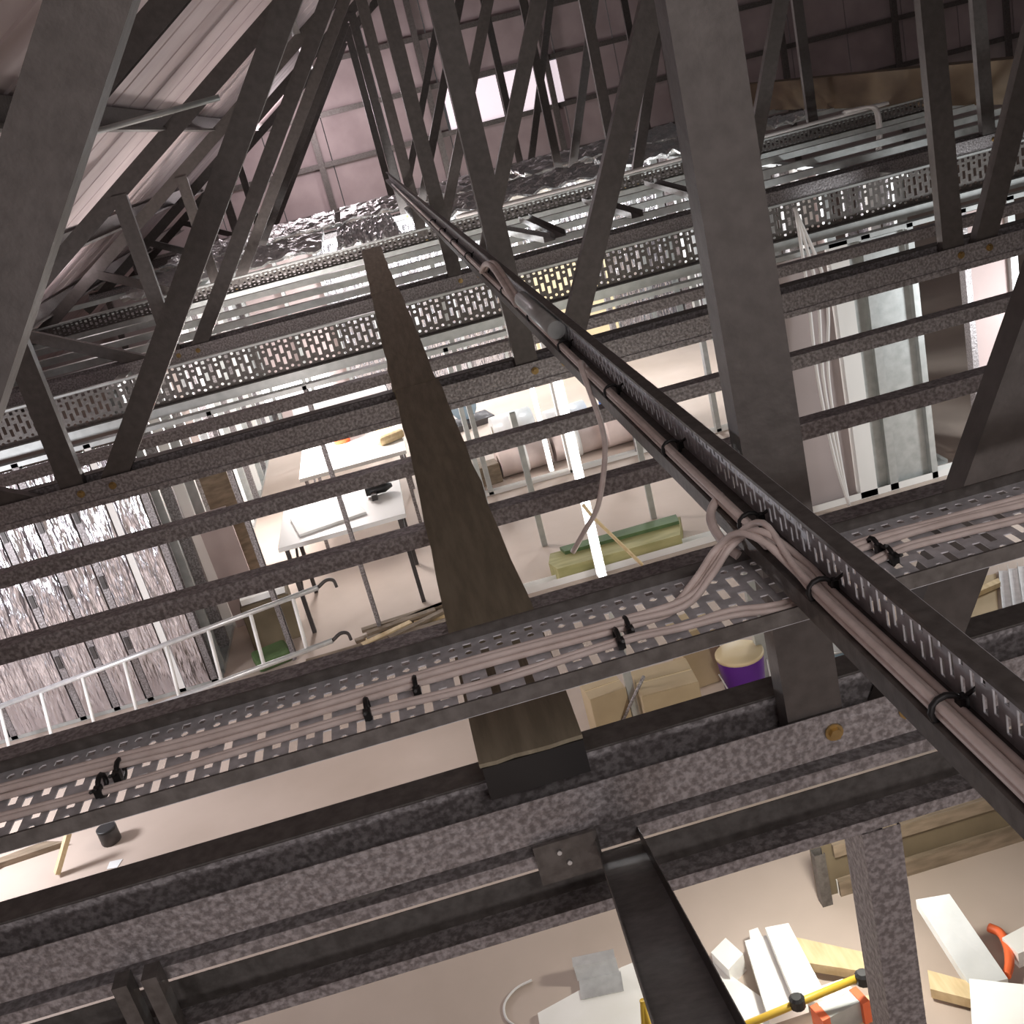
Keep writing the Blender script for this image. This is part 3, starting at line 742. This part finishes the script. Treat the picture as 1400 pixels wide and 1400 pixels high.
# work light on its stand
wl_ = ony(1110, 1362, 3.35)
st = thing('work_light', (wl_.x, wl_.y, 0), 'yellow and black work light stand shining on the white offcuts', 'work light')
pa, pb = ony(900, 1452, 3.35), ony(1208, 1322, 3.35)
MB().tube([pa, pb], .016, 10).build('crossbar', 'yellow', st)
for px, py in ((1090, 1370), (1180, 1337)):
    k = ony(px, py, 3.34); MB().lathe(k-AZ*.03, [(.015, 0), (.032, .008), (.032, .05), (.02, .06)], 12).build('knob', 'black', st)
MB().tube([V(pa.x, 3.35, .5), V(pa.x, 3.35, pa.z)], .014, 10).build('pole', 'yellow', st)
for k in range(3):
    an = -math.pi/2+(k-1)*.6; MB().tube([V(pa.x, 3.35, .5), V(pa.x+.2*math.cos(an), 3.35+.2*math.sin(an), .012)], .012, 8).build('leg', 'yellow', st)
hd = ony(1150, 1385, 3.35)
h_ = MB().obox(hd-AZ*.06, .20, .07, .11, .2).build('lamp_head', 'galv_pale', st)
MB().obox(hd+V(-.09, -.01, -.062), .035, .09, .115, .2).build('corner_guard', 'orange', st)
MB().obox(hd+V(.09, .01, -.062), .035, .09, .115, .2).build('corner_guard', 'orange', st)
MB().obox(hd+V(-.02, .04, -.05), .15, .012, .09, .2).build('lens', 'lamp_glass', st)

# low board wall with outlet behind the heap
YW = 4.12
bw = thing('board_screen', (1.9, YW, 0), 'low plywood screen with a white outlet behind the offcut heap', 'screen')
pt = ony(1108, 1160, YW); pr = 3.2
MB().box((pt.x, YW, .0), (pr, YW+.018, pt.z)).build('board', 'ply', bw)
stud(MB(), pt.x+.02, YW-.06, 0, pt.z, .05, .05).build('end_stud', 'galv_dull_shade', bw)
MB().box((pt.x+.1, YW-.03, 0), (pr, YW-.002, .09)).build('bottom_rail', 'timber_dark', bw)
MB().box((pt.x+.1, YW-.03, pt.z-.07), (pr, YW-.002, pt.z)).build('top_rail', 'timber_dark', bw)
oc = ony(1155, 1213, YW-.01)
ol = MB().box((oc.x-.035, YW-.012, oc.z-.055), (oc.x+.035, YW-.001, oc.z+.055)).build('outlet_plate', 'white', bw)
MB().box((oc.x-.008, YW-.014, oc.z+.01), (oc.x+.008, YW-.0125, oc.z+.03)).build('outlet_slot', 'black', ol)

# floor at the other side: stick and dark can
a, b_ = fl(82, 1196, .0), fl(98, 1140, .22)
d = (b_-a).normalized(); s = d.cross(AZ).normalized(); n_ = s.cross(d)
mb = MB(); mb.hexa([a-s*.025, a+s*.025, a+s*.025+n_*.03, a-s*.025+n_*.03, b_-s*.025, b_+s*.025, b_+s*.025+n_*.03, b_-s*.025+n_*.03])
for v in mb.v: v.z += .012
tag(mb.build('timber_stick', 'timber'), 'pale timber stick propped on the floor beside the dark can', 'timber')
p = fl(153, 1150)
cn = thing('can', p, 'dark round can standing on the floor by the timber stick', 'can')
MB().lathe(p, [(.055, 0), (.065, .005), (.065, .10), (.06, .105)], 20).build('body', 'darksteel', cn, smooth=True)
MB().lathe(p, [(.066, .10), (.066, .112), (.055, .114)], 20).build('lid', 'black', cn, smooth=True)
slab('plank_on_floor', [(-60, 1195), (60, 1150), (90, 1150), (0, 1180), (-60, 1215)], .04, .04, 'timber_dark', 'dark plank on the floor behind the timber stick', 'plank')
slab('paper_scrap', [(150, 1178), (168, 1174), (160, 1186), (146, 1188)], .004, .003, 'plastic', 'small torn paper scrap on the floor by the dark can', 'paper')

# ladder on edge in front of the foil wall
ld = thing('ladder', (-3.2, 7.7, 0), 'aluminium ladder on its side leaning before the foil wall', 'ladder')
ra, rb = onz(-80, 996, .42), onz(435, 803, .80)
off = V(0, -.17, -.38)
MB().tube([ra, rb], .022, 8).build('rail', 'alu', ld)
MB().tube([ra+off, rb+off], .022, 8).build('rail', 'alu', ld)
nr = 9
for k in range(nr):
    p = ra+(rb-ra)*((k+.4)/nr); MB().tube([p, p+off], .015, 8).build('rung', 'white', ld)
for e_ in (rb, rb+off):
    MB().tube(smoothpath([e_, e_+V(.07, .02, .03), e_+V(.12, .03, .01), e_+V(.13, .03, -.05)]), .014, 6).build('hook', 'darksteel', ld)

# timber beams and pile along the wall opening
slab('timber_beam', [(750, 770), (762, 778), (930, 731), (930, 706), (905, 715), (752, 757)], .14, .14, 'timber_green', 'yellow green timber beam on the floor behind the white track', 'beam')
slab('green_board', [(765, 748), (772, 754), (928, 712), (924, 703)], .17, .03, 'green', 'green painted board lying on the timber beam', 'board')
for px, py, lab in ((752, 760, 'thin grey steel post rising behind the timber beam end'), (905, 722, 'thin grey steel post rising through the green board')):
    p = fl(px, py, .0); mb = MB(); stud(mb, p.x, p.y+.25, 0, 1.3, .05, .04); tag(mb.build('steel_post', 'galv_pale'), lab, 'post', 'posts behind the timber beam')
rnd = random.Random(3)
pc = fl(560, 868)
for k in range(12):
    an = .15+rnd.uniform(-.3, .3); L = rnd.uniform(.4, .9)
    o = MB().obox(pc+V(rnd.uniform(-.25, .35), rnd.uniform(-.15, .25), .0+.028*(k//3)), L, .06, .025, an).build('timber_offcut', 'timber_dark' if k % 3 else 'timber')
    tag(o, 'rough timber offcut in the pile beside the plank walk', 'offcut', 'timber offcut pile in the doorway')
for k, (px, w_) in enumerate((((352, 945), 1.2), ((530, 888), 1.3))):
    o = MB().obox(fl(*px), w_, .10, .10, .02).build('timber_bearer', 'timber_dark')
    tag(o, ['dark timber bearer on the floor at the end of the foil wall', 'dark timber bearer on the floor before the offcut pile'][k], 'timber')
p = fl(380, 868); o = MB().obox(p, .42, .4, .42, .1).build('green_crate', 'ply', bevel=.01); tag(o, 'olive crate standing behind the ladder end', 'crate')
MB_ = MB().obox(p+V(0, 0, .425), .38, .33, .05, .1).build('white_sheet', 'whiteboard'); tag(MB_, 'white board stack on the olive crate', 'board')
o = MB().obox(fl(375, 905), .3, .25, .12, .3).build('green_bag', 'green', bevel=.03); tag(o, 'dark green bag on the floor under the ladder', 'bag')
p = fl(345, 850); o = MB().obox(p, .28, .05, 1.2, .1, .18).build('leaning_board', 'pinkboard'); tag(o, 'pinkish board leaning at the end of the foil wall', 'board')
p = fl(352, 815); o = MB().obox(p, .25, .05, 1.6, .1, .12).build('leaning_board', 'timber_dark'); tag(o, 'dark board leaning behind the pinkish board', 'board')

def table(c, sx, sy, hgt, rz, top, leg, label, group='work tables'):
    t = thing('work_table', c, label, 'table', group); M = Matrix.Rotation(rz, 3, 'Z')
    MB().obox(Vector(c)+AZ*(hgt-.04), sx, sy, .04, rz).build('tabletop', top, t, bevel=.004)
    for i in (-1, 1):
        for j in (-1, 1):
            q = Vector(c)+M @ V(i*(sx/2-.06), j*(sy/2-.06), 0)
            MB().obox(q, .035, .035, hgt-.04, rz).build('leg', leg, t)
        qa = Vector(c)+M @ V(i*(sx/2-.06), -sy/2+.06, .30); qb = Vector(c)+M @ V(i*(sx/2-.06), sy/2-.06, hgt-.08)
        MB().tube([qa, qb], .012, 6).build('brace', leg, t)
    return t
tc = fl(445, 826); tb1 = Vector((-.86, 9.25, 0))
table(tb1, 1.1, 1.0, .85, 0, 'white', 'darksteel', 'white topped work table with dark legs near the offcut pile')
table((-.74, 11.3, 0), 1.1, 1.4, .85, 0, 'white', 'galv', 'white work bench carrying the orange bucket and yellow cloth')
table((-.9, 13.9, 0), 1.2, .8, .85, .1, 'white', 'galv', 'bare white work bench beyond the one with the bucket')
def on(name, c, s, rz, m_, label, cat, bev=.01):
    o = MB().obox(c, *s, rz).build(name, m_, bevel=bev); return tag(o, label, cat)
on('white_board', tb1+V(-.12, -.05, .85), (.6, .5, .02), .2, 'whiteboard', 'white sheet lying on the dark legged table', 'board', .002)
pz = tb1+V(.36, .2, .85)
dr = thing('power_drill', pz, 'dark power drill lying on the white work table', 'drill')
MB().tube([pz+V(-.12, 0, .05), pz+V(.05, 0, .05), pz+V(.12, .02, .05)], [.04, .045, .02], 10).build('motor_body', 'black', dr)
MB().obox(pz+V(-.05, -.08, .0), .05, .14, .05).build('grip', 'darksteel', dr)
on('yellow_cloth', V(-.36, 11.15, .85), (.3, .35, .10), .4, 'timber', 'crumpled yellow cloth on the white bench with the bucket', 'cloth', .04)
p = V(-.84, 11.55, .85)
ob = thing('bucket', p, 'orange plastic bucket standing on a white bench', 'bucket')
MB().lathe(p, [(.09, 0), (.11, .25), (.115, .26)], 20).build('body', 'orange', ob, smooth=True)
MB().lathe(p, [(.118, .245), (.12, .25), (.12, .268), (.105, .272)], 20).build('rim', 'white', ob, smooth=True)
# heap of tools behind the plank, and rolls by the middle wall
p = fl(645, 580)
tg = thing('chop_saw', p, 'blue black chop saw on the floor beside the plank walk', 'saw')
MB().obox(p, .55, .4, .08, .2).build('base', 'darksteel', tg)
MB().tube([p+V(-.05, -.04, .26), p+V(-.05, .04, .26)], .17, 20).build('blade_guard', 'bluegrey', tg)
MB().tube([p+V(0, .1, .1), p+V(.1, .12, .38), p+V(.28, .1, .42)], .035, 8).build('arm', 'black', tg)
MB().tube([p+V(-.2, 0, .3), p+V(-.34, .02, .36)], .03, 8).build('motor', 'blue', tg)
rolls = [(722, 645, .58, .19, 'lowest pink insulation roll behind the part built wall', 'sack'), (792, 622, .56, .17, 'pink insulation roll beside the white post', 'sack'), (890, 612, .8, .22, 'pink insulation roll in front of the blue tarp', 'sack'), (705, 600, .5, .17, 'pale insulation roll behind the lowest one', 'plastic'), (778, 590, .5, .16, 'whitish insulation roll behind the white post', 'plastic')]
for px, py, L, r, lab, m_ in rolls:
    p = fl(px, py); p.y = max(p.y, 11.3+r)
    t = thing('insulation_roll', p, lab, 'insulation', 'insulation rolls by the part built wall')
    MB().tube([p+V(-L/2, 0, r), p+V(L/2, .05, r)], r, 18).build('roll', m_, t)
    MB().tube([p+V(-L/2-.004, 0, r), p+V(-L/2+.001, 0, r)], r*.35, 12).build('core', 'timber_dark', t)
    MB().tube([p+V(-.03, 0, r), p+V(.03, 0, r)], r+.004, 18).build('band', 'white', t)
on('blue_tarp', fl(858, 578)+V(0, 0, .0), (.5, .35, .5), .2, 'blue', 'folded blue tarp behind the insulation rolls', 'tarp', .04)
on('toolbox', fl(668, 660), (.3, .22, .22), .1, 'timber_dark', 'small dark toolbox by the part built wall track', 'toolbox', .01)
on('white_tub', fl(655, 640), (.16, .16, .16), .0, 'white', 'small white tub behind the dark toolbox', 'tub', .03)
on('cream_board', fl(800, 505)+V(0, 0, .0), (1.2, .06, 1.5), .0, 'cream', 'cream board standing against the far foil wall', 'board', .004)
